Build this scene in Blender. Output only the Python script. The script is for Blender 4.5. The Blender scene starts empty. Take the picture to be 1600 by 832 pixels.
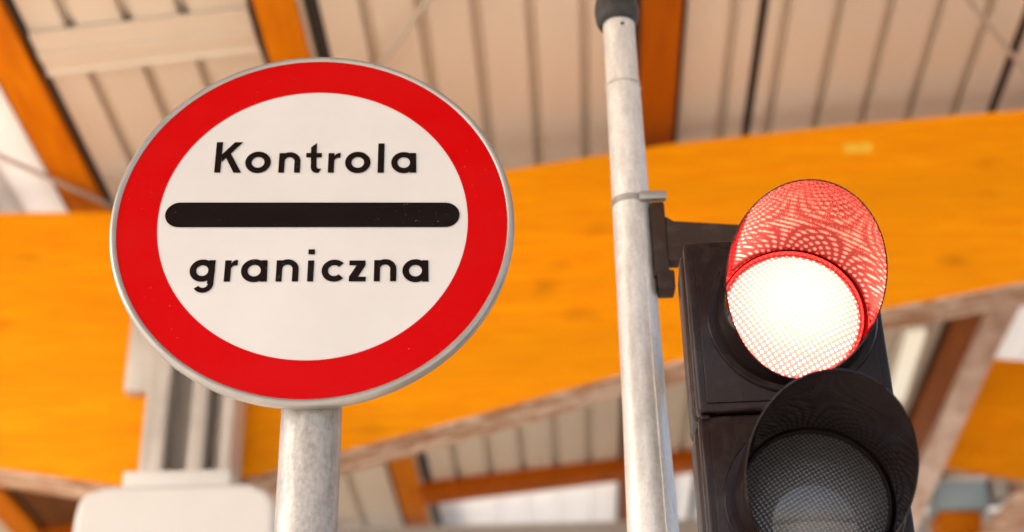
import bpy, bmesh, math, random
from mathutils import Vector as V, Matrix
random.seed(7)
S = bpy.context.scene
COL = S.collection
R_ = math.radians

# ------------------------------------------------------------------ camera
EYE = V((0.0, 0.0, 1.5))
PITCH, ROLL, FPX = R_(27.7), R_(1.28), 2222.2
FWD = V((0, math.cos(PITCH), math.sin(PITCH)))
R0 = V((1, 0, 0)); U0 = R0.cross(FWD)
RGT = math.cos(ROLL) * R0 - math.sin(ROLL) * U0
UPV = math.cos(ROLL) * U0 + math.sin(ROLL) * R0
cd = bpy.data.cameras.new('camera'); cam = bpy.data.objects.new('camera', cd); COL.objects.link(cam)
M = Matrix((RGT, UPV, -FWD)).transposed().to_4x4(); M.translation = EYE
cam.matrix_world = M
cd.lens = 50; cd.sensor_width = 36; cd.clip_start = 0.05; cd.clip_end = 3000
cd.dof.use_dof = True; cd.dof.focus_distance = 2.10; cd.dof.aperture_fstop = 2.25
S.camera = cam

# ------------------------------------------------------------------ daylight
SUN_EL, SUN_AZ = R_(38), R_(246)          # azimuth clockwise from +Y: from the left, a little behind the camera
w = bpy.data.worlds.new('World'); S.world = w; w.use_nodes = True
nt = w.node_tree; nt.nodes.clear()
sky = nt.nodes.new('ShaderNodeTexSky'); sky.sky_type = 'NISHITA'; sky.sun_disc = False
sky.sun_elevation = SUN_EL; sky.sun_rotation = SUN_AZ
sky.air_density = 1.0; sky.dust_density = 4.0; sky.ozone_density = 0.6
bg = nt.nodes.new('ShaderNodeBackground'); bg.inputs[1].default_value = 0.13
wo = nt.nodes.new('ShaderNodeOutputWorld')
nt.links.new(sky.outputs[0], bg.inputs[0]); nt.links.new(bg.outputs[0], wo.inputs[0])
sd = bpy.data.lights.new('sun', 'SUN'); sd.energy = 4.5; sd.angle = R_(0.5); sd.color = (1.0, 0.93, 0.84)
so = bpy.data.objects.new('sun', sd); COL.objects.link(so)
sdir = V((math.sin(SUN_AZ) * math.cos(SUN_EL), math.cos(SUN_AZ) * math.cos(SUN_EL), math.sin(SUN_EL)))
so.rotation_euler = sdir.to_track_quat('Z', 'Y').to_euler()
so.location = (-6, -10, 14)
S.view_settings.view_transform = 'Standard'; S.view_settings.look = 'None'
S.view_settings.gamma = 1.0; S.view_settings.use_curve_mapping = False
S.view_settings.exposure = 1.83
S.render.engine = 'CYCLES'
S.cycles.use_denoising = True
S.cycles.max_bounces = 10; S.cycles.diffuse_bounces = 6; S.cycles.glossy_bounces = 5
S.cycles.sample_clamp_indirect = 8.0

# ------------------------------------------------------------------ helpers
def ray(px, py):                          # direction through a point of the 1600 x 832 picture
    return (px - 800) / FPX * RGT - (py - 416) / FPX * UPV + FWD
def at(px, py, Y):                        # ... met with an upright plane Y metres in front of the eye
    d = ray(px, py); return EYE + d * (Y / d.y)

class MB:
    """collects shapes for ONE mesh object"""
    def __init__(self): self.v = []; self.f = []; self.mi = []; self.m = 0
    def add(self, vs, fs):
        o = len(self.v); self.v += [V(p) for p in vs]
        for f in fs: self.f.append([o + i for i in f]); self.mi.append(self.m)
    def prism(self, poly, ext):           # planar outline swept along ext
        ext = V(ext); n = len(poly); a = [V(p) for p in poly]; b = [p + ext for p in a]
        self.add(a + b, [list(range(n))[::-1], list(range(n, 2 * n))] + [[i, (i + 1) % n, n + (i + 1) % n, n + i] for i in range(n)])
    def box(self, c, x, y, z):            # centre and three half-axis vectors
        c, x, y, z = V(c), V(x), V(y), V(z)
        p = [c + sx * x + sy * y + sz * z for sz in (-1, 1) for sx, sy in ((-1, -1), (1, -1), (1, 1), (-1, 1))]
        self.add(p, [[3, 2, 1, 0], [4, 5, 6, 7], [0, 1, 5, 4], [1, 2, 6, 5], [2, 3, 7, 6], [3, 0, 4, 7]])
    def bx(self, x0, x1, y0, y1, z0, z1):
        self.box(((x0+x1)/2, (y0+y1)/2, (z0+z1)/2), ((x1-x0)/2, 0, 0), (0, (y1-y0)/2, 0), (0, 0, (z1-z0)/2))
    def bevbox(self, x0, x1, y0, y1, z0, z1, b, seg=3):
        bm = bmesh.new(); bmesh.ops.create_cube(bm, size=1)
        for q in bm.verts: q.co = V(((x0+x1)/2 + q.co.x*(x1-x0), (y0+y1)/2 + q.co.y*(y1-y0), (z0+z1)/2 + q.co.z*(z1-z0)))
        bmesh.ops.bevel(bm, geom=list(bm.edges), offset=b, segments=seg, affect='EDGES', profile=0.5)
        bm.verts.index_update()
        self.add([q.co.copy() for q in bm.verts], [[q.index for q in f.verts] for f in bm.faces]); bm.free()
    def lathe(self, prof, o, ax, n=48, cap0=False, cap1=False, a0=0.0, a1=2*math.pi):
        """prof: (radius, height along ax)"""
        o, ax = V(o), V(ax).normalized()
        u = ax.orthogonal().normalized(); vv = ax.cross(u)
        full = abs(a1 - a0 - 2*math.pi) < 1e-6; k = n if full else n + 1
        vs = []
        for r, h in prof:
            for i in range(k):
                a = a0 + (a1 - a0) * i / n
                vs.append(o + ax * h + (u * math.cos(a) + vv * math.sin(a)) * r)
        fs = []
        for j in range(len(prof) - 1):
            for i in range(n if full else n):
                i2 = (i + 1) % k
                fs.append([j*k + i, j*k + i2, (j+1)*k + i2, (j+1)*k + i])
        if cap0: fs.append(list(range(k))[::-1])
        if cap1: fs.append([(len(prof)-1)*k + i for i in range(k)])
        self.add(vs, fs)
    def tube(self, a, b, r0, r1=None, n=20):
        a, b = V(a), V(b); self.lathe([(r0, 0), (r1 or r0, (b-a).length)], a, b - a, n, True, True)
    def build(self, name, mats, parent=None, origin=(0, 0, 0), smooth=True, ang=35):
        """verts are given in the parent's space (world when there is none); origin is where the object's own zero goes"""
        me = bpy.data.meshes.new(name); o_ = V(origin)
        me.from_pydata([p - o_ for p in self.v], [], self.f)
        if not isinstance(mats, (list, tuple)): mats = [mats]
        for m in mats: me.materials.append(m)
        for p, i in zip(me.polygons, self.mi): p.material_index = i; p.use_smooth = smooth
        bm = bmesh.new(); bm.from_mesh(me); bmesh.ops.recalc_face_normals(bm, faces=bm.faces); bm.to_mesh(me); bm.free()
        if smooth: me.set_sharp_from_angle(angle=R_(ang))
        me.update()
        ob = bpy.data.objects.new(name, me); COL.objects.link(ob); ob.location = o_
        if parent: ob.parent = parent
        return ob
def thing(name, label, cat, loc, rot=0.0, group=None):
    o = bpy.data.objects.new(name, None); COL.objects.link(o); o.location = loc; o.rotation_euler.z = rot
    o.empty_display_size = 0.1
    return tag(o, label, cat, group)
def tag(o, label, cat, group=None):
    o['label'] = label; o['category'] = cat
    if group: o['group'] = group
    o['kind'] = 'thing'
    return o
def wparts(root):                         # shift that turns world coordinates into an unrotated thing's space
    return V(root.location)
class WB(MB):
    """MB whose coordinates are given in world space for a child of an unrotated root"""
    def child(self, name, mats, root, **k):
        s = V(root.location); self.v = [p - s for p in self.v]
        return self.build(name, mats, root, **k)

# ------------------------------------------------------------------ materials
class Mat:
    def __init__(self, name):
        self.m = bpy.data.materials.new(name); self.m.use_nodes = True
        self.t = self.m.node_tree; self.b = self.t.nodes['Principled BSDF']; self.out = self.t.nodes['Material Output']
    def n(self, kind, **k):
        x = self.t.nodes.new('ShaderNode' + kind)
        for a, b in k.items(): setattr(x, a, b)
        return x
    def l(self, a, b): self.t.links.new(a, b)
    def coord(self, scale=(1, 1, 1), rot=(0, 0, 0)):
        tc = self.n('TexCoord'); mp = self.n('Mapping'); mp.inputs['Scale'].default_value = scale; mp.inputs['Rotation'].default_value = rot
        self.l(tc.outputs['Object'], mp.inputs[0]); return mp.outputs[0]
    def noise(self, vec, scale, detail=4, rough=0.55, dist=0.0):
        x = self.n('TexNoise'); x.inputs['Scale'].default_value = scale; x.inputs['Detail'].default_value = detail
        x.inputs['Roughness'].default_value = rough; x.inputs['Distortion'].default_value = dist
        if vec: self.l(vec, x.inputs['Vector'])
        return x.outputs[0]
    def ramp(self, fac, stops, interp='LINEAR'):
        x = self.n('ValToRGB'); x.color_ramp.interpolation = interp
        e = x.color_ramp.elements
        while len(e) < len(stops): e.new(0.5)
        for q, (p, c) in zip(e, stops):
            q.position = p; q.color = (c, c, c, 1) if not isinstance(c, (tuple, list)) else (*c, 1)
        self.l(fac, x.inputs[0]); return x.outputs[0]
    def mix(self, fac, a, b, mode='MIX'):
        x = self.n('Mix', data_type='RGBA', blend_type=mode)
        for s, q in ((0, fac), (6, a), (7, b)):
            if hasattr(q, 'links'): self.l(q, x.inputs[s])
            elif isinstance(q, (tuple, list)): x.inputs[s].default_value = (*q, 1)
            else: x.inputs[s].default_value = q
        return x.outputs[2]
    def set(self, **k):
        for a, q in k.items():
            s = self.b.inputs[a.replace('_', ' ')]
            if hasattr(q, 'links'): self.l(q, s)
            elif isinstance(q, (tuple, list)): s.default_value = (*q, 1)
            else: s.default_value = q
        return self
    def bump(self, h, strength=0.3, dist=0.01):
        x = self.n('Bump'); x.inputs['Strength'].default_value = strength; x.inputs['Distance'].default_value = dist
        self.l(h, x.inputs['Height']); self.l(x.outputs[0], self.b.inputs['Normal'])
    def math(self, op, a, b=0.0):
        x = self.n('Math', operation=op)
        for s, q in ((0, a), (1, b)):
            if hasattr(q, 'links'): self.l(q, x.inputs[s])
            else: x.inputs[s].default_value = q
        return x.outputs[0]

def wood(name, c_lo, c_hi, scale, rough=0.5, knots=0.6):
    """stained glulam: grain stretched along the piece, laminations, sparse dark knots"""
    m = Mat(name)
    g = m.noise(m.coord(scale), 6, 6, 0.6, 0.6)
    big = m.noise(m.coord(tuple(q * 0.35 for q in scale)), 2.2, 3)
    base = m.mix(m.ramp(g, [(0.3, 0.0), (0.72, 1.0)]), c_lo, c_hi)
    base = m.mix(m.ramp(big, [(0.35, 0.0), (0.65, 0.6)]), base, tuple(q * 0.66 for q in c_hi))
    vo = m.n('TexVoronoi'); vo.inputs['Scale'].default_value = 2.4
    m.l(m.coord((1.3, 1.0, 2.9) if scale[0] < 1 else (3, 1.5, 3)), vo.inputs['Vector'])
    kn = m.ramp(vo.outputs['Distance'], [(0.0, knots), (0.10, knots * 0.55), (0.30, 0.0)])
    gate = m.ramp(m.noise(m.coord((1, 1, 1.4)), 2.6, 2), [(0.47, 0.0), (0.56, 1.0)])
    base = m.mix(m.math('MULTIPLY', kn, gate), base, tuple(q * 0.35 for q in c_lo))
    if scale[0] < 1:                       # glue lines between the laminations
        sx = m.n('SeparateXYZ'); m.l(m.coord(), sx.inputs[0])
        fr = m.math('FRACT', m.math('MULTIPLY', sx.outputs[2], 23.0))
        base = m.mix(m.ramp(fr, [(0.0, 0.22), (0.10, 0.0), (0.9, 0.0), (1.0, 0.22)]), base, tuple(q * 0.5 for q in c_lo))
    m.set(Base_Color=base, Roughness=rough); m.b.inputs['Specular IOR Level'].default_value = 0.08
    m.bump(g, 0.15, 0.004)
    return m.m

def plain(name, col, rough=0.5, metal=0.0, var=0.12, scale=9, bump=0.0):
    m = Mat(name)
    nz = m.noise(m.coord(), scale, 5, 0.6)
    m.set(Base_Color=m.mix(m.ramp(nz, [(0.3, 0.0), (0.7, 1.0)]), tuple(q * (1 - var) for q in col), tuple(min(1, q * (1 + var)) for q in col)), Roughness=rough, Metallic=metal)
    if bump: m.bump(nz, bump, 0.003)
    return m.m

ORANGE = (0.92, 0.35, 0.0008)
W_BEAM = wood('orange_glulam', (0.76, 0.215, 0.0008), ORANGE, (0.6, 2.5, 6.0), 0.5)
W_PURL = wood('orange_purlin_timber', (0.46, 0.115, 0.002), (0.64, 0.19, 0.002), (4.0, 0.4, 4.0), 0.5)
W_DARK = wood('brown_timber', (0.20, 0.055, 0.012), (0.33, 0.10, 0.018), (4.0, 0.4, 4.0), 0.6)
m = Mat('weathered_timber')
a_ = m.noise(m.coord((0.8, 5, 6)), 3.6, 7, 0.7, 0.9)
m.set(Base_Color=m.mix(m.ramp(a_, [(0.42, 0.0), (0.58, 1.0)]), (0.30, 0.125, 0.05), (0.58, 0.44, 0.34)), Roughness=0.85); m.bump(a_, 0.4, 0.01)
W_WEATH = m.m
m = Mat('pale_weathered_timber')
a_ = m.noise(m.coord((3, 3, 3)), 3.5, 6, 0.65, 0.5)
m.set(Base_Color=m.mix(m.ramp(a_, [(0.36, 0.0), (0.6, 1.0)]), (0.45, 0.31, 0.23), (0.66, 0.55, 0.48)), Roughness=0.85)
W_PALE = m.m
m = Mat('cream_roof_sheet')
a_ = m.noise(m.coord((1.0, 0.5, 1.0)), 1.4, 4, 0.55)
m.set(Base_Color=m.mix(m.ramp(a_, [(0.3, 0.0), (0.7, 1.0)]), (0.52, 0.44, 0.355), (0.59, 0.51, 0.425)), Roughness=0.45)
DECK = m.m
m = Mat('translucent_roof_sheet')
tr = m.n('BsdfTranslucent'); tr.inputs[0].default_value = (0.27, 0.262, 0.255, 1)
df = m.n('BsdfDiffuse'); df.inputs[0].default_value = (0.5, 0.5, 0.5, 1)
mx = m.n('AddShader'); m.l(tr.outputs[0], mx.inputs[0]); m.l(df.outputs[0], mx.inputs[1]); m.l(mx.outputs[0], m.out.inputs[0])
SKYL = m.m
DECK_BROWN = wood('dark_brown_deck', (0.10, 0.038, 0.014), (0.17, 0.065, 0.022), (4.0, 0.4, 4.0), 0.7)  # far left deck panel, coloured dark brown with wood grain
W_MID = wood('reddish_purlin_timber', (0.30, 0.062, 0.003), (0.44, 0.105, 0.003), (4.0, 0.4, 4.0), 0.5)
JOINT = plain('dark_brown_joint', (0.030, 0.017, 0.011), 0.8)
BLACK = plain('black_joint_seal', (0.012, 0.010, 0.009), 0.7)
STEEL = plain('galvanised_column_steel', (0.50, 0.47, 0.44), 0.45, 0.35, 0.15, 5)
ROD = plain('grey_tension_rod', (0.42, 0.38, 0.33), 0.45, 0.4)
CASING = plain('off_white_sheet_casing', (0.545, 0.53, 0.52), 0.5, 0.0, 0.04, 3)
LIGHTBODY = plain('white_batten_body', (0.8, 0.78, 0.72), 0.4, 0, 0.03)
BLUEGREY = plain('blue_grey_paint', (0.25, 0.34, 0.38), 0.5, 0, 0.08)
PALEGREY = plain('pale_grey_paint', (0.36, 0.345, 0.32), 0.5, 0, 0.06)
YELLOW = plain('faded_yellow_sticker', (0.78, 0.46, 0.03), 0.5, 0, 0.1, 30)
BOLT = plain('dull_bolt_steel', (0.22, 0.2, 0.18), 0.45, 0.7)

# sign materials
m = Mat('white_reflective_sheet')
a_ = m.noise(m.coord(), 900, 2, 0.5); b_ = m.noise(m.coord(), 5, 4)
m.set(Base_Color=m.mix(m.ramp(b_, [(0.3, 0.0), (0.7, 1.0)]), (0.480, 0.466, 0.458), (0.530, 0.515, 0.507)), Roughness=0.36); m.b.inputs['Specular IOR Level'].default_value = 0.25
m.bump(a_, 0.05, 0.0005)
S_WHITE = m.m
def film(name, col, speck, thr=(0.66, 0.76), spec=0.05):
    m = Mat(name)
    sc = m.noise(m.coord((0.12, 1, 1.4), (0, 0.45, 0)), 190, 5, 0.6, 0.6)      # fine wiped scratches
    dots = m.noise(m.coord(), 210, 3, 0.6); patch = m.noise(m.coord(), 9, 3)
    sp = m.math('MULTIPLY', m.ramp(dots, [(thr[0], 0.0), (thr[1], 1.0)]), m.ramp(patch, [(0.48, 0.0), (0.66, 1.0)]))
    fade = m.ramp(m.noise(m.coord((0.5, 1, 1.6), (0, 0.3, 0)), 7, 6, 0.65, 0.4), [(0.42, 0.0), (0.75, 0.10)])
    col = m.mix(fade, col, tuple(q * 0.75 + 0.03 for q in col))
    m.set(Base_Color=m.mix(sp, col, speck), Roughness=m.ramp(sc, [(0.3, 0.27), (0.75, 0.36)]))
    m.b.inputs['Specular IOR Level'].default_value = spec
    return m.m
S_RED = film('red_reflective_film', (0.41, 0.0004, 0.0010), (0.75, 0.16, 0.12), (0.69, 0.75))
S_BLACK = film('black_vinyl_film', (0.0065, 0.0035, 0.003), (0.20, 0.17, 0.14))
S_RIM = plain('satin_grey_rim', (0.30, 0.285, 0.27), 0.36, 0.55, 0.10, 20)
def galv(name, c0, c1):
    m = Mat(name)
    a = m.noise(m.coord((1, 1, 0.30)), 48, 7, 0.68, 0.3); b = m.noise(m.coord((1, 1, 0.8)), 170, 3, 0.6)
    f = m.math('ADD', m.math('MULTIPLY', a, 0.65), m.math('MULTIPLY', b, 0.35))
    col = m.mix(m.ramp(f, [(0.38, 0.0), (0.62, 1.0)]), c0, c1)
    stain = m.ramp(m.noise(m.coord((1, 1, 0.5)), 9, 4, 0.6), [(0.55, 0.0), (0.72, 0.5)])
    col = m.mix(stain, col, (0.24, 0.215, 0.18))
    m.set(Base_Color=col, Metallic=0.40, Roughness=m.ramp(b, [(0.3, 0.38), (0.7, 0.55)])); m.bump(f, 0.12, 0.002)
    return m.m
GALV = galv('galvanised_tube', (0.27, 0.26, 0.245), (0.47, 0.455, 0.44))
GALV_DULL = galv('dull_galvanised_tube', (0.47, 0.445, 0.42), (0.66, 0.635, 0.61))

# signal materials
def plastic(name, col, rough, wear=0.1, bump=0.08):
    m = Mat(name)
    a = m.noise(m.coord(), 38, 5, 0.65); b = m.noise(m.coord((1, 1, 0.3)), 14, 5, 0.6, 0.5)
    m.set(Base_Color=m.mix(m.ramp(a, [(0.5, 0.0), (0.8, wear)]), col, (0.30, 0.26, 0.24)), Roughness=m.ramp(b, [(0.3, rough * 0.8), (0.7, rough * 1.4)]))
    m.bump(a, bump, 0.002); m.b.inputs['Specular IOR Level'].default_value = 0.16
    return m.m
P_BOX = plastic('black_signal_housing', (0.011, 0.0055, 0.0055), 0.26, 0.05)
m = Mat('black_visor_gloss')
a_ = m.noise(m.coord((1, 0.12, 1)), 55, 4, 0.6); b_ = m.noise(m.coord(), 30, 4, 0.6)
m.set(Base_Color=(0.008, 0.0045, 0.0045), Roughness=m.ramp(b_, [(0.3, 0.025), (0.7, 0.065)])); m.b.inputs['Specular IOR Level'].default_value = 0.27
m.bump(m.math('ADD', a_, m.math('MULTIPLY', b_, 0.9)), 0.055, 0.003)
P_VISOR = m.m
P_CAP = plastic('black_rubber_cap', (0.03, 0.03, 0.03), 0.35, 0.15)
P_BRACKET = plastic('dark_bracket_paint', (0.034, 0.019, 0.014), 0.4)

def cells(m, scale, rot=0.0):
    vo = m.n('TexVoronoi'); vo.inputs['Scale'].default_value = scale; vo.inputs['Randomness'].default_value = 0.0
    mp = m.n('Mapping'); tc = m.n('TexCoord'); mp.inputs['Rotation'].default_value = (0, rot, 0); mp.inputs['Scale'].default_value = (1, 0.0, 1.0)
    m.l(tc.outputs['Object'], mp.inputs[0]); m.l(mp.outputs[0], vo.inputs['Vector'])
    return vo.outputs['Distance']
# lit red lens: a lamp, brightest in front of the bulb, in small lens cells
m = Mat('lit_red_lens')
c_ = cells(m, 140, R_(28))
dot = m.ramp(c_, [(0.10, 1.0), (0.34, 0.0)])
tc = m.n('TexCoord'); ln = m.n('VectorMath', operation='LENGTH')
mp = m.n('Mapping'); mp.inputs['Location'].default_value = (-0.012, 0.0, -0.022); mp.inputs['Scale'].default_value = (1, 0, 1)
m.l(tc.outputs['Object'], mp.inputs[0]); m.l(mp.outputs[0], ln.inputs[0])
rad = ln.outputs['Value']
core = m.ramp(m.math('MULTIPLY', rad, 8.0), [(0.0, 1.0), (0.35, 0.62), (0.72, 0.16), (1.0, 0.03)])
lum = m.math('ADD', m.math('MULTIPLY', core, 4.8), 2.4)
lum = m.math('MULTIPLY', lum, m.math('ADD', m.math('MULTIPLY', dot, 6.0), 0.50))
col = m.mix(m.ramp(m.math('MULTIPLY', rad, 8.0), [(0.0, 0.0), (0.85, 0.85)]), (1.0, 0.085, 0.046), (1.0, 0.074, 0.058))
col = m.mix(dot, m.mix(0.05, col, (1.0, 0.95, 0.75)), col)
l2 = m.n('VectorMath', operation='LENGTH'); m.l(tc.outputs['Object'], l2.inputs[0])
edge = m.ramp(m.math('MULTIPLY', l2.outputs['Value'], 9.0), [(0.845, 0.0), (0.905, 1.0)])
col = m.mix(edge, col, (0.5, 0.002, 0.003)); lum = m.math('MULTIPLY', lum, m.math('SUBTRACT', 1.0, m.math('MULTIPLY', edge, 0.85)))
em = m.n('Emission'); m.l(col, em.inputs[0]); m.l(lum, em.inputs[1])
m.l(em.outputs[0], m.out.inputs[0])
L_RED = m.m
m = Mat('red_lens_rim'); m.set(Base_Color=(0.5, 0.01, 0.01), Roughness=0.25, Emission_Color=(1.0, 0.004, 0.006), Emission_Strength=0.22); m.b.inputs['Transmission Weight'].default_value = 0.0
L_RIM = m.m
m = Mat('unlit_lens')
c_ = cells(m, 185, R_(27))
m.set(Base_Color=m.mix(m.ramp(c_, [(0.15, 0.0), (0.6, 1.0)]), (0.085, 0.083, 0.088), (0.022, 0.021, 0.023)), Roughness=m.ramp(m.noise(m.coord(), 22, 4), [(0.35, 0.09), (0.65, 0.24)]))
m.b.inputs['Coat Weight'].default_value = 0.6; m.b.inputs['Coat Roughness'].default_value = 0.04
m.bump(m.math('ADD', c_, m.math('MULTIPLY', m.noise(m.coord(), 60, 3), 0.5)), 0.5, 0.0035)
L_OFF = m.m

# ------------------------------------------------------------------ ground
m = Mat('pale_concrete_ground')
a_ = m.noise(m.coord(), 0.6, 6, 0.6); b_ = m.noise(m.coord(), 40, 3)
m.set(Base_Color=m.mix(m.ramp(m.math('ADD', m.math('MULTIPLY', a_, .7), m.math('MULTIPLY', b_, .3)), [(0.35, 0.0), (0.65, 1.0)]), (0.33, 0.29, 0.245), (0.42, 0.375, 0.32)), Roughness=0.85)
g = MB(); g.add([(-1500, -1500, 0), (1500, -1500, 0), (1500, 1500, 0), (-1500, 1500, 0)], [[0, 1, 2, 3]])
go = g.build('ground', m.m, smooth=False); go['kind'] = 'structure'

# ------------------------------------------------------------------ canopy roof: one tilted plane, laid out in (s across, t along, h up)
TD = ray(932, 1830).normalized()
_p0, _p1 = at(0, 318, 5.1), at(1600, 160, 5.1)
_n = TD.cross((_p1 - _p0).normalized()).normalized()
if _n.z < 0: _n = -_n
SD = TD.cross(_n)
RO = at(800, 239, 5.1)
def rp(s, t, h=0.0): return RO + SD * s + TD * t + _n * h
def on_roof(px, py, h=0.0):
    d = ray(px, py); o2 = RO + _n * h; P = EYE + d * ((o2 - EYE).dot(_n) / d.dot(_n)); q = P - RO
    return q.dot(SD), q.dot(TD)
roof = thing('canopy_roof', 'sloping canopy roof of cream ribbed sheets on orange purlins, above everything', 'canopy roof', rp(0, 0, 0))
T0, T1 = -10.0, 6.0
HD = 0.05                                  # deck above the purlins' undersides
def slab(mb, s0, s1, t0, t1, h0, h1):
    mb.box(rp((s0+s1)/2, (t0+t1)/2, (h0+h1)/2), SD * ((s1-s0)/2), TD * ((t1-t0)/2), _n * ((h1-h0)/2))
PURLINS = [(-3.24, -3.09), (-1.888, -1.746), (-0.882, -0.735), (0.538, 0.685), (2.320, 2.476), (3.70, 3.85), (5.0, 5.15)]
for i, (a, b) in enumerate(PURLINS):
    q = WB(); slab(q, a, b, T0, T1, 0, 0.17); o = q.child('purlin', {4: W_DARK, 3: W_MID}.get(i, W_PURL), roof, smooth=False)
    q = WB(); pass
    e = 0.022 if i == 2 else 0.0           # beside one purlin the dark gap stands off behind a cream fillet
    for x0, x1, h0, h1 in ((a - 0.030, a - 0.002, 0.048, 0.125), (b + 0.002 + e, b + 0.030 + e * 2, 0.048, 0.125), (a - 0.10, a - 0.002, 0.135, 0.16), (b + 0.002, b + 0.12, 0.135, 0.16)):
        q = WB(); slab(q, x0, x1, T0, T1, h0, h1); q.child('joint_seal', BLACK, roof, smooth=False)
    if e: q = WB(); slab(q, b + 0.002, b + 0.021, T0, T1, 0.03, 0.10); q.child('fillet_strip', DECK, roof, smooth=False)
def deck(s0, s1, t0, t1, grooves, mat, name, gw=0.046, gd=0.038, h=HD):
    """one ribbed sheet: flat pans with sunk grooves running along t"""
    pr = [(s0, h)]
    for g_ in grooves:
        if s0 + gw < g_ < s1 - gw: pr += [(g_ - gw/2, h), (g_ - gw/2 + 0.005, h + gd), (g_ + gw/2 - 0.005, h + gd), (g_ + gw/2, h)]
    pr.append((s1, h))
    q = WB(); vs = []; fs = []
    for s, hh in pr: vs += [rp(s, t0, hh), rp(s, t1, hh)]
    k = len(vs)
    for s, hh in pr: vs += [rp(s, t0, hh + 0.02), rp(s, t1, hh + 0.02)]
    for i in range(len(pr) - 1):
        fs += [[2*i, 2*i+1, 2*i+3, 2*i+2], [k+2*i, k+2*i+2, k+2*i+3, k+2*i+1]]
    e_ = k - 2
    fs += [[0, k, k+1, 1], [e_, e_+1, k+e_+1, k+e_], ]
    for i in range(len(pr) - 1): fs += [[2*i, 2*i+2, k+2*i+2, k+2*i], [2*i+1, k+2*i+1, k+2*i+3, 2*i+3]]
    q.add(vs, fs)
    return q.child(name, mat, roof, smooth=False)
GR = [-0.495, -0.29, -0.089, 0.116, 0.322, 0.905, 1.112, 1.322, 1.528, 1.733, 1.938, -1.56, -1.352, -1.148]
GR += [-2.1 - 0.205 * i for i in range(5)] + [-3.4 - .205 * i for i in range(4)] + [2.65 + 0.205 * i for i in range(5)] + [4.0 + .205 * i for i in range(5)]
C_ = 0.033
TS = 3.46                                  # the far edge of the roof is glazed with translucent sheets
bays = [(-4.4, -3.24 - C_), (-3.09 + C_, -1.888 - C_), (-1.746 + C_, -0.882 - C_), (-0.735 + C_ + 0.044, 0.538 - C_),
        (0.685 + C_, 0.998), (1.038, 2.085), (2.131, 2.320 - C_), (2.476 + C_, 3.70 - C_), (3.85 + C_, 5.0 - C_), (5.15 + C_, 6.2)]
for i, (a, b) in enumerate(bays):
    if i == 1:                             # translucent strip left of the first purlin
        deck(a, b, T0, 0.62, GR, SKYL, 'skylight_panel', 0.022, 0.013); deck(a, b, 0.63, TS, [], DECK_BROWN, 'brown_panel')
        deck(a, b, TS + 0.01, T1, GR, SKYL, 'skylight_panel', 0.022, 0.013)
    elif i == 2:                           # two lengths of sheet with a lapped joint
        ts = -0.79
        deck(a, b, T0, T1, GR, DECK, 'deck_panel')
        q = WB(); slab(q, a, b, -1.00, ts, HD - 0.022, HD - 0.004); q.child('lap_flashing', DECK, roof, smooth=False)
        q = WB(); A, B = rp(a, ts + .008, HD - .018), rp(b, ts + .008, HD - .018); q.tube(A, B, 0.014, n=14); q.child('rolled_lip', DECK, roof)
        q = WB(); slab(q, a, b, -0.905, -0.86, HD - 0.030, HD - 0.0225); q.child('fold_strip', DECK, roof, smooth=False)
    elif i == 7:
        deck(a, b, T0, 1.7, GR, DECK, 'deck_panel'); deck(a, b, 1.71, T1, GR, SKYL, 'skylight_panel', 0.022, 0.013)
    elif i >= 3:
        deck(a, b, T0, TS, GR, DECK, 'deck_panel'); deck(a, b, TS + 0.01, T1, GR, SKYL, 'skylight_panel', 0.022, 0.013)
    else: deck(a, b, T0, T1, GR, DECK, 'deck_panel')
deck(-16.0, -4.41, 0.4, T1, [], DECK, 'deck_panel')  # unseen extra deck beyond the left edge, added to shade the far ground
q = WB()
for a, b in ((0.999, 1.037), (2.086, 2.130)):
    q = WB(); slab(q, a, b, T0, T1, HD + 0.004, HD + 0.04); q.child('joint_seal', JOINT, roof, smooth=False)
for a, b in ((-0.735, 0.538), (0.685, 2.320), (-3.09, -1.888)):     # cross timbers between the purlins, far bay
    q = WB(); slab(q, a + 0.002, b - 0.002, 3.30, 3.45, -0.045, HD - 0.003); q.child('trimmer', W_MID, roof, smooth=False)
A = at(520, 826, 8.8); B = at(985, 814, 8.8); dx = B - A
A2, B2 = A - dx * 2.2, B + dx * 2.0
q = MB(); q.prism([A2, B2, V((B2.x, B2.y, 0.001)), V((A2.x, A2.y, 0.001))], (0, 0.2, 0))  # grey gutter edge, extended unseen to the ground to block far light
o = q.build('light_blocker', PALEGREY, origin=(A.x, A.y, 0), smooth=False)
tag(o, 'grey roof edge between the two posts at the foot of the picture, extended unseen to the ground to block light', 'light_blocker')

# thin bracing rods under the roof
def rod(pa, pb, label, h=-0.03, r=0.010):
    a = on_roof(*pa, h); b = on_roof(*pb, h); A, B = rp(*a, h), rp(*b, h); dd = B - A
    A, B = A - dd * 0.02, B + dd * 0.02
    q = MB(); q.tube(A, B, r, n=12); o = q.build('bracing_rod', ROD, origin=A)
    return tag(o, label, 'rod', 'thin bracing rods under the roof')
rod((575, 130), (700, -45), 'thin pale bracing rod crossing the cream ceiling just above the round sign')
rod((1490, -30), (1680, 210), 'thin bracing rod crossing the ribbed ceiling above the yellow sticker')
rod((-120, 190), (172, 322), 'thin grey bracing rod crossing the white panel and meeting the first orange purlin')

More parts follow.
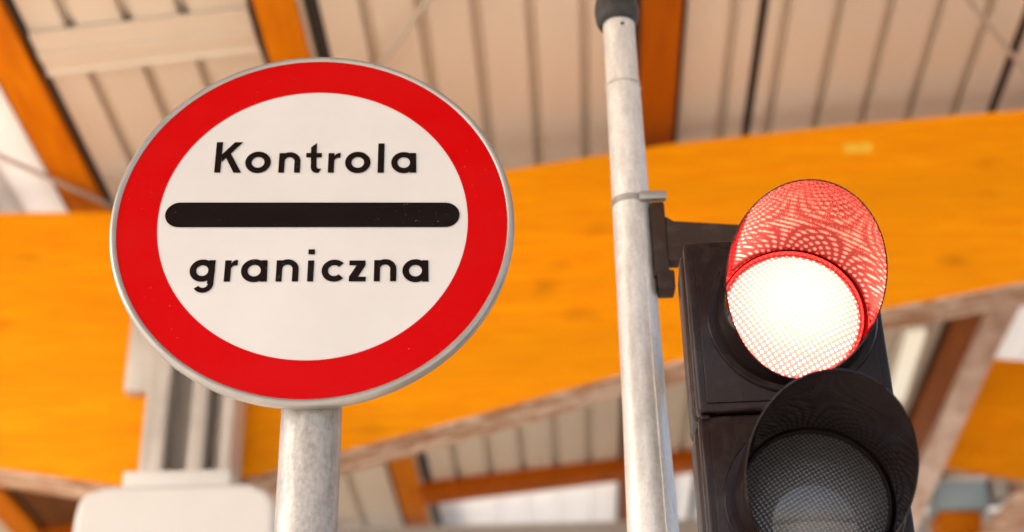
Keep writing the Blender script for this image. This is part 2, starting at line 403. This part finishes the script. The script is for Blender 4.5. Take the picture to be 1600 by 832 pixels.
# ------------------------------------------------------------------ main glulam beam
BY = 5.0
tp = [(-700, 345), (0, 333), (165, 332), (480, 305), (800, 265), (1050, 225), (1330, 195), (1600, 172), (2300, 128)]
bt = [(-700, 640), (-300, 690), (0, 732), (120, 750), (200, 761), (290, 765), (400, 744), (520, 709), (740, 650), (970, 585), (1180, 535), (1380, 483), (1600, 441), (2300, 318)]
beam = thing('timber_beam', 'long deep orange glulam beam crossing the picture behind the round sign', 'timber beam', at(290, 765, BY))
q = WB(); q.prism([at(*p, BY) for p in tp] + [at(*p, BY) for p in bt[::-1]], (0, 0.2, 0)); q.child('beam_body', W_BEAM, beam, smooth=False)
q = WB(); P = [at(*p, BY) + V((0, -0.004, -0.002)) for p in bt]
q.prism(P + [p - V((0, 0, 0.012)) for p in P[::-1]], (0, 0.207, 0)); q.child('weathered_underside', W_WEATH, beam, smooth=False)
q = WB(); q.prism([at(*p, BY) + V((0, -0.003, 0)) for p in ((1318, 226), (1362, 224), (1363, 238), (1319, 240))], (0, 0.002, 0)); q.child('sticker', YELLOW, beam, smooth=False)

# ------------------------------------------------------------------ steel column with its casing
CY = 4.70
cx0, cx1 = at(213, 735, CY).x, at(356, 735, CY).x
colm = thing('steel_column', 'galvanised steel column of open profile bolted to the orange beam', 'column', ((cx0 + cx1)/2, CY + .1, 0))
zt = at(300, 345, CY).z
W_ = cx1 - cx0
def pier(x0, x1, y0, y1, name, z0=0.0, z1=None):
    q = WB(); q.bevbox(x0, x1, y0, y1, z0, z1 or zt, 0.006, 2); return q.child(name, STEEL, colm)
pier(cx0, cx0 + W_ * .13, CY + .02, CY + .24, 'flange'); pier(cx1 - W_ * .12, cx1, CY + .02, CY + .24, 'flange')
pier(cx0 + W_ * .13, cx0 + W_ * .27, CY, CY + .06, 'flange_lip'); pier(cx1 - W_*.26, cx1 - W_*.12, CY + 0.11, CY + .15, 'flange_lip')
pier(cx0 + W_ * .13, cx1 - W_ * .12, CY + .155, CY + .185, 'web')
pier(cx0 + W_ * .53, cx0 + W_ * .70, CY + .01, CY + .154, 'rib')
gz0, gz1 = at(210, 611, 4.93).z, at(215, 470, 4.93).z
gx0 = at(193, 605, 4.93).x
q = WB(); q.bevbox(gx0, cx0 - .001, 4.93, 4.995, gz0, gz1, 0.008, 2); gp = q.child('gusset_plate', STEEL, colm)
for k in range(4):
    q = WB(); z = gz0 + 0.06 + k * (gz1 - gz0 - .1) / 3
    q.lathe([(0.016, 0), (0.016, 0.016), (0.011, 0.02)], (cx0 - 0.035, 4.931, z), (0, -1, 0), 6, True, True); q.child('bolt', BOLT, colm)
KY = 4.40
b0, b1 = at(112, 832, KY), at(428, 832, KY)
zs = at(260, 757, KY).z
cas = thing('column_casing', 'off white sheet casing with rounded shoulders round the foot of the steel column', 'casing', ((b0.x + b1.x)/2, KY + .35, 0))
q = WB(); x0, x1 = b0.x, b1.x
q.prism([(x0 - .02, KY, 0.002), (x1 + .02, KY, 0.002), (x1, KY, zs - .10), (x1 - 0.008, KY, zs - .06), (x1 - .035, KY, zs - .025), (x1 - .09, KY, zs), (x0 + .10, KY, zs), (x0 + .03, KY, zs - .022), (x0 + .008, KY, zs - .05), (x0, KY, zs - .1)], (0, 0.7, 0))
bd = q.child('casing_body', CASING, cas, ang=25)
bv = bd.modifiers.new('edge', 'BEVEL'); bv.width = 0.02; bv.segments = 3; bv.limit_method = 'ANGLE'; bv.angle_limit = R_(40)
q = WB(); a, b = at(190, 745, KY).x, at(358, 745, KY).x
q.bevbox(a, b, KY + .012, KY + .64, zs - .02, at(270, 733, KY).z, 0.006, 2); q.child('collar', CASING, cas)

# ------------------------------------------------------------------ the farther frame on the right
FY = 6.8
fb = thing('timber_beam', 'far orange timber beam behind the traffic light at the right edge', 'timber beam', at(1480, 745, FY))
q = WB(); q.prism([at(*p, FY) for p in ((1549, 560), (1600, 564), (1950, 590), (1950, 790), (1600, 752), (1474, 731))], (0, 0.2, 0)); q.child('beam_body', W_BEAM, fb, smooth=False)
q = WB(); q.prism([at(*p, FY) + V((0, -0.004, -.003)) for p in ((1474, 731), (1600, 752), (1950, 790), (1950, 800), (1600, 760), (1472, 738))], (0, 0.207, 0)); q.child('weathered_underside', W_WEATH, fb, smooth=False)
q = MB(); SY = 6.55
q.prism([at(*p, SY) for p in ((1452, 700), (1498, 590), (1545, 484), (1562, 448), (1615, 440), (1552, 562), (1474, 733), (1430, 832), (1380, 832))], (0, 0.16, 0))
o = q.build('timber_strut', W_PALE, origin=at(1470, 733, SY), smooth=False); tag(o, 'pale weathered strut slanting up along the end of the far orange beam', 'strut')
br = thing('steel_bracket', 'blue grey steel bracket below the far orange beam', 'bracket', at(1500, 795, 6.7))
q = WB(); a, b = at(1458, 752, 6.7), at(1548, 794, 6.7); q.bevbox(a.x, b.x, 6.7, 6.87, b.z, a.z, 0.01, 2); q.child('face_plate', BLUEGREY, br)
q = WB(); a, b = at(1548, 750, 6.72), at(1578, 778, 6.72); q.bevbox(a.x + .002, b.x, 6.72, 6.87, b.z, a.z, 0.01, 2); q.child('side_plate', PALEGREY, br)
q = WB(); a, b = at(1478, 743, 6.715), at(1545, 752, 6.715); q.bevbox(a.x, b.x, 6.715, 6.795, b.z + .002, a.z, 0.012, 2); q.child('top_plate', CASING, br)
q = MB(); a, b = at(1466, 798, 6.72), at(1542, 850, 6.72); q.bevbox(a.x, b.x, 6.72, 6.9, b.z, a.z - .003, 0.01, 2)
o = q.build('timber_block', W_PURL, origin=(a + b) / 2); tag(o, 'orange brown timber block under the blue grey bracket', 'timber block')
q = MB(); q.prism([at(*p, 6.5) for p in ((1590, 765), (1640, 745), (1700, 745), (1580, 842), (1540, 900), (1470, 900))], (0, 0.14, 0))
o = q.build('timber_brace', W_WEATH, origin=at(1560, 832, 6.5), smooth=False); tag(o, 'pinkish brown diagonal brace in the lower right corner', 'brace')

# fluorescent batten on the far ceiling
la = rp(*on_roof(1433, 515, -.03), -.03); lb = rp(*on_roof(1398, 625, -.03), -.03); ld = (lb - la).normalized(); lx = ld.cross(_n).normalized()
bat = thing('batten_light', 'slim cream batten light on the ceiling behind the traffic light', 'light', la)
q = WB(); q.box((la + lb)/2 + _n * 0.035, lx * 0.05, ld * ((lb-la).length/2), _n * 0.03); q.child('body', LIGHTBODY, bat, smooth=False)
m = Mat('glowing_diffuser'); m.set(Base_Color=(0.8, 0.78, 0.68), Roughness=0.4, Emission_Color=(1.0, 0.93, 0.74), Emission_Strength=0.12)
q = WB(); q.box((la + lb)/2 - _n * 0.012, lx * 0.042, ld * ((lb-la).length/2 - 0.01), _n * 0.016); q.child('diffuser', m.m, bat, smooth=False)

# ------------------------------------------------------------------ the round sign
SAZ, STI = R_(2.557), R_(-0.58)
SC = EYE + V((-0.29858, 1.86243, 1.06479))
sp = EYE + V((-0.2945, 1.918, 0)); sp.z = 0
sign = thing('road_sign', 'round white border control sign with red ring, black bar and black lettering', 'sign', SC)
sign.rotation_euler = (STI, 0, SAZ)        # local x right, z up, face towards -y
RIMR = 0.3022
q = MB(); q.lathe([(0.0001, 0.0), (0.240, 0.0)], (0, -0.0005, 0), (0, -1, 0), 96)
q.lathe([(0.0001, 0), (0.296, 0)], (0, 0.003, 0), (0, -1, 0), 96); q.build('face', S_WHITE, sign)
q = MB(); q.lathe([(0.2325, 0), (0.2945, 0)], (0.001, -0.0012, -0.0012), (0, -1, 0), 160); q.build('red_ring', S_RED, sign)
q = MB()
prof = [(0.2925, 0.0016), (0.2945, 0.0034), (0.2985, 0.0036), (0.3012, 0.0024), (0.3030, -0.001), (0.3034, -0.006), (0.3030, -0.012), (0.3014, -0.016), (0.2995, -0.018), (0.2930, -0.0185)]
q.lathe(prof, (0.001, 0, -0.0015), (0, -1, 0), 160); q.build('rim', S_RIM, sign, ang=60)
q = MB(); q.lathe([(0.0001, 0), (0.297, 0)], (0.001, 0.016, -0.0015), (0, -1, 0), 96); q.build('back', S_RIM, sign)
# flat lettering, laid piece by piece on the face
class Print:
    def __init__(self): self.mb = MB(); self.k = 0
    def _y(self): self.k += 1; return -0.0018 - 0.000012 * self.k
    def poly(self, pts):
        y = self._y(); self.mb.add([(x/1000, y, z/1000) for x, z in pts], [list(range(len(pts)))])
    def arc(self, cx, cz, ro, ri, a0=0, a1=360, n=56, sz=1.0):
        y = self._y(); n = max(8, int(n * abs(a1 - a0) / 360)); vs = []
        for i in range(n + 1):
            a = R_(a0 + (a1 - a0) * i / n)
            vs += [((cx + ro*math.cos(a))/1000, y, (cz + ro*sz*math.sin(a))/1000), ((cx + ri*math.cos(a))/1000, y, (cz + ri*sz*math.sin(a))/1000)]
        self.mb.add(vs, [[2*i, 2*i+2, 2*i+3, 2*i+1] for i in range(n)])
    def rect(self, x0, x1, z0, z1): self.poly([(x0, z0), (x1, z0), (x1, z1), (x0, z1)])
L1 = Print()
def let_n(p, x, z):
    p.rect(x, x + 8.9, z, z + 35.6); p.arc(x + 16.4, z + 20.6, 16.6, 7.5, 0, 165); p.rect(x + 23.9, x + 33, z, z + 20.7)
def let_r(p, x, z):
    p.rect(x, x + 9.2, z, z + 35.6)
    p.poly([(x + 8.5, z + 19.5), (x + 9.6, z + 23), (x + 12, z + 26), (x + 15, z + 27.2), (x + 18.4, z + 27), (x + 18.7, z + 36.2), (x + 15, z + 36), (x + 11.6, z + 34), (x + 9, z + 30), (x + 7, z + 25)])
def let_a(p, cx, cz):
    p.arc(cx, cz, 19.3, 9.6, sz=1.0); p.poly([(cx + 9.8, cz - 18.4), (cx + 19.6, cz - 18.4), (cx + 18.9, cz + 17.6), (cx + 9.6, cz + 17.6)])
def let_o(p, cx, cz): p.arc(cx, cz, 19.5, 9.7)
z = 81.7
L1.poly([(-154, z), (-144.6, z), (-144.2, 137.2), (-153.9, 137.2)])
L1.poly([(-126, 137.2), (-113.4, 137.2), (-143.6, 101), (-145, 114)]); L1.poly([(-138.2, 109.5), (-131.5, 117.5), (-112.9, z), (-124.8, z)])
let_o(L1, -88.3, 100.4); let_n(L1, -56.5, z)
L1.poly([(-7.5, 100), (1.1, 100), (0.5, 136), (-8.4, 128)]); L1.rect(-15.2, 8.8, 109.4, 117.6)
L1.poly([(-7.5, 100.5), (-7.3, 91), (-5.6, 85.6), (-2.6, 82.5), (1.3, 81.1), (5, 81.6), (9.1, 89.3), (5.5, 88.9), (2.8, 89.9), (1.4, 92.5), (1.1, 100.5)])
let_r(L1, 19.1, z); let_o(L1, 64.5, 100.4); L1.rect(95.3, 105.0, z, 135.4); let_a(L1, 135.2, 100.2)
L1.mb.build('lettering', S_BLACK, sign, smooth=False); L1 = Print()
z = -106.7
L1.arc(-157.8, -88.2, 18.6, 8.9); L1.poly([(-149.4, -110), (-140, -110), (-139.4, -70.7), (-149.0, -70.7)]); L1.arc(-155.2, -109.6, 15.3, 7.2, -147, 0)
let_r(L1, -125.3, z); let_a(L1, -81.9, -88.5); let_n(L1, -49.7, z)
L1.rect(-3.5, 5.5, z, -71.5); L1.rect(-3.7, 5.9, -61.1, -52.7)
L1.arc(35.6, -88.7, 18.5, 9.1, 42, 318)
L1.rect(57.7, 81.5, -80, -71.7); L1.rect(57.7, 82.4, z, -99); L1.poly([(68.4, -79.9), (81.5, -79.9), (70.9, -99.1), (57.7, -99.1)])
let_n(L1, 94.3, z); let_a(L1, 155.5, -89)
L1.mb.build('lettering', S_BLACK, sign, smooth=False)
B1 = Print(); pts = []
for i in range(25): a = R_(-90 + 180 * i / 24); pts.append((199.6 + 21.5 * math.cos(a), 7 + 21.5 * math.sin(a)))
for i in range(25): a = R_(90 + 180 * i / 24); pts.append((-199.6 + 21.5 * math.cos(a), 7 + 21.5 * math.sin(a)))
B1.poly(pts); B1.mb.build('black_bar', S_BLACK, sign, smooth=False)
# its post, clamp and base
q = MB(); q.lathe([(0.0437, 0), (0.0437, SC.z + 0.17), (0.038, SC.z + 0.182)], (0, 0, 0), (0, 0, 1), 48, True, True)
post = tag(thing('sign_post', 'thick galvanised round post carrying the round sign', 'post', sp), 'thick galvanised round post carrying the round border sign', 'post')
q.build('tube', GALV, post)
for cz in (-.16, .12):
    q = MB(); q.lathe([(0.044, -.02), (0.0468, -.02), (0.0468, .02), (0.044, .02)], (0, 0, SC.z + cz), (0, 0, 1), 40); q.build('clamp', S_RIM, post)

# ------------------------------------------------------------------ the signal pole
PX, PY = 0.2148, 2.2
pole = thing('signal_pole', 'slim grey steel pole with black rubber cap carrying the traffic light', 'pole', (PX, PY, 0))
def H(z): return EYE.z + z
q = MB(); q.lathe([(0.046, 0.0), (0.0445, H(0.45)), (0.0415, H(0.67)), (0.0372, H(0.88)), (0.0346, H(1.15)), (0.0326, H(1.40)), (0.0322, H(1.525))], (0, 0, 0), (0, 0, 1), 40, True)
q.lathe([(0.0322, H(1.525)), (0.0306, H(1.545)), (0.0303, H(1.70))], (0, 0, 0), (0, 0, 1), 40)
q.lathe([(0.0345, -0.004), (0.0338, 0.0)], (0, 0, H(1.527)), (0, 0, 1), 40)
q.build('tube', GALV_DULL, pole, ang=50)
q = MB(); a = R_(-62); 
q.box((0.0370 * math.cos(a), 0.0370 * math.sin(a), H(0.9)), (0.003 * math.sin(a), -0.003 * math.cos(a), 0), (0.0035 * math.cos(a), 0.0035 * math.sin(a), -0.0035), (0.0045 * -math.cos(a), 0.0045 * -math.sin(a), 0.34))
q.build('weld_seam', GALV_DULL, pole)
q = MB(); cz = H(1.702)
q.lathe([(0.0306, -0.034), (0.036, -0.032), (0.0405, -0.022), (0.0425, -0.006), (0.0425, 0.006), (0.040, 0.022), (0.033, 0.034), (0.02, 0.041), (0.0005, 0.043)], (-0.0025, 0, cz), (0, 0, 1), 40)
q.build('rubber_cap', P_CAP, pole, ang=60)
q = MB(); q.lathe([(0.0036, 0), (0.0036, 0.0015)], (0.004, -0.0302, H(1.652)), (0, -1, 0), 14, False, True); q.build('screw_hole', BLACK, pole)
# band clamp, its buckle
q = MB(); q.lathe([(0.0336, -0.006), (0.0352, -0.006), (0.0352, 0.006), (0.0336, 0.006)], (0, 0, H(1.272)), (0.03, 0, 1), 40); q.build('band_clamp', S_RIM, pole, ang=30)
q = MB(); q.bevbox(0.012, 0.060, -0.040, -0.026, H(1.262), H(1.279), 0.003, 2); q.build('buckle', S_RIM, pole)

# ------------------------------------------------------------------ the traffic light head
HC = EYE + V((0.4045, 1.8806, 0.8925))
head = thing('traffic_light', 'black traffic light head with its upper red lamp lit and lower lamp dark', 'traffic light', HC, R_(-3))
LSP = 0.2825
XL, XR = -0.1455, 0.1335
for k, (z0, z1) in enumerate(((-0.1435, 0.1335), (-0.4235, -0.1475))):
    q = MB(); q.bevbox(XL, XR, 0.0, 0.030, z0, z1, 0.007, 3); q.build('lamp_door', P_BOX, head)
    q = MB(); q.bevbox(XL + 0.013, XR - 0.013, -0.0035, 0.004, z0 + 0.013, z1 - 0.013, 0.0033, 2); q.build('door_panel', P_BOX, head)
    q = MB(); q.bevbox(XL - 0.004, XR + 0.004, 0.031, 0.135, z0 - .001, z1 + .001, 0.012, 3); q.build('housing', P_BOX, head)
for z in (-0.145, -0.42):
    q = MB(); q.bevbox(XL + 0.004, XL + 0.016, -0.004, 0.006, z - 0.010, z - 0.003, 0.002, 2); q.build('hinge', P_BOX, head)
def visor(z, parent):
    """open-bottomed tunnel visor: cut off on a slant from a long top to a short bottom lip, with a shell 2.5 mm thick"""
    n = 96; q = MB(); vs = []
    for i in range(n):
        a = 2 * math.pi * i / n; c = math.cos(a)                # a = 0 at the top
        L = 0.022 + 0.182 * ((1 + c) / 2) ** 0.85
        for r, ll in ((0.1135, 0.0), (0.1075, L), (0.1053, L), (0.1048, L * 0.5), (0.1043, -0.004)):
            k_ = max(ll, 0) / 0.204                              # 0 at the door, 1 at the longest lip
            rr = r + 0.0110 * k_ * k_
            vs.append((0.002 + 0.0110 * k_ + rr * math.sin(a), -ll, z - 0.0065 * k_ + rr * c))
    fs = []
    for i in range(n):
        j = (i + 1) % n
        for k in range(4): fs.append([5*i + k, 5*j + k, 5*j + k + 1, 5*i + k + 1])
    q.add(vs, fs)
    v = q.build('visor', P_VISOR, parent, origin=(0, 0, z), ang=50)
    q = MB(); q.lathe([(0.1120, 0.0), (0.1235, 0.0), (0.1235, 0.007), (0.121, 0.010), (0.1125, 0.010)], (0.002, 0.001, z), (0, -1, 0), 96); q.build('flange', P_BOX, v, origin=(0, 0, 0), ang=40).location = (0, 0, -z)
    return v
def lens(z, mat, parent, name):
    q = MB(); R = 0.1025; b = 0.024; prof = []
    for i in range(15):
        r = R * (1 - i / 14); prof.append((max(r, 0.0002), b * (1 - (r / R) ** 2)))
    q.lathe(prof, (0.002, -0.002, z), (0, -1, 0), 96)
    return q.build(name, mat, parent, origin=(0.002, 0, z), ang=80)
for k, zc in enumerate((0.0, -LSP)):
    v = visor(zc, head)
    l = lens(zc, L_RED if k == 0 else L_OFF, head, 'lens')
    q = MB(); q.lathe([(0.1040, 0.0), (0.1040, 0.010), (0.1025, 0.012), (0.1005, 0.009), (0.0995, 0.003), (0.0995, -.003)], (0.002, 0, zc), (0, -1, 0), 96); q.build('lens_ring', L_RIM if k == 0 else P_VISOR, head, ang=60)
    l['label'] = 'glowing red lens' if k == 0 else 'dark unlit lens'
# bracket between pole and head
brk = thing('mounting_bracket', 'dark steel bracket holding the traffic light to the grey pole', 'bracket', (PX + .05, PY, H(1.12)))
q = WB(); x0 = PX + 0.030
q.bevbox(x0, x0 + 0.026, PY - .030, PY + .012, H(1.115), H(1.262), 0.004, 2); q.child('clamp_arm', P_BRACKET, brk)
q = WB(); q.bevbox(x0 + 0.004, x0 + 0.034, PY - .034, PY + .008, H(1.088), H(1.125), 0.004, 2); q.child('clamp_foot', P_BRACKET, brk)
q = WB(); y0 = PY - .028
q.prism([(x0 + .0262, y0, H(1.145)), (x0 + .0262, y0, H(1.232)), (x0 + .04, y0, H(1.222)), (x0 + 0.22, y0, H(1.206)), (x0 + 0.22, y0, H(1.175)), (x0 + .06, y0, H(1.165)), (x0 + .045, y0, H(1.145))], (0, 0.03, 0)); q.child('cross_arm', P_BRACKET, brk, smooth=False)
q = WB(); q.bevbox(x0 + .10, x0 + .15, PY + .0025, PY + .012, H(0.93), H(1.20), 0.003, 2); q.bevbox(x0 + .10, x0 + .15, 2.022, PY + .0028, H(0.93), H(0.97), 0.004, 2); q.child('head_plate', P_BRACKET, brk)
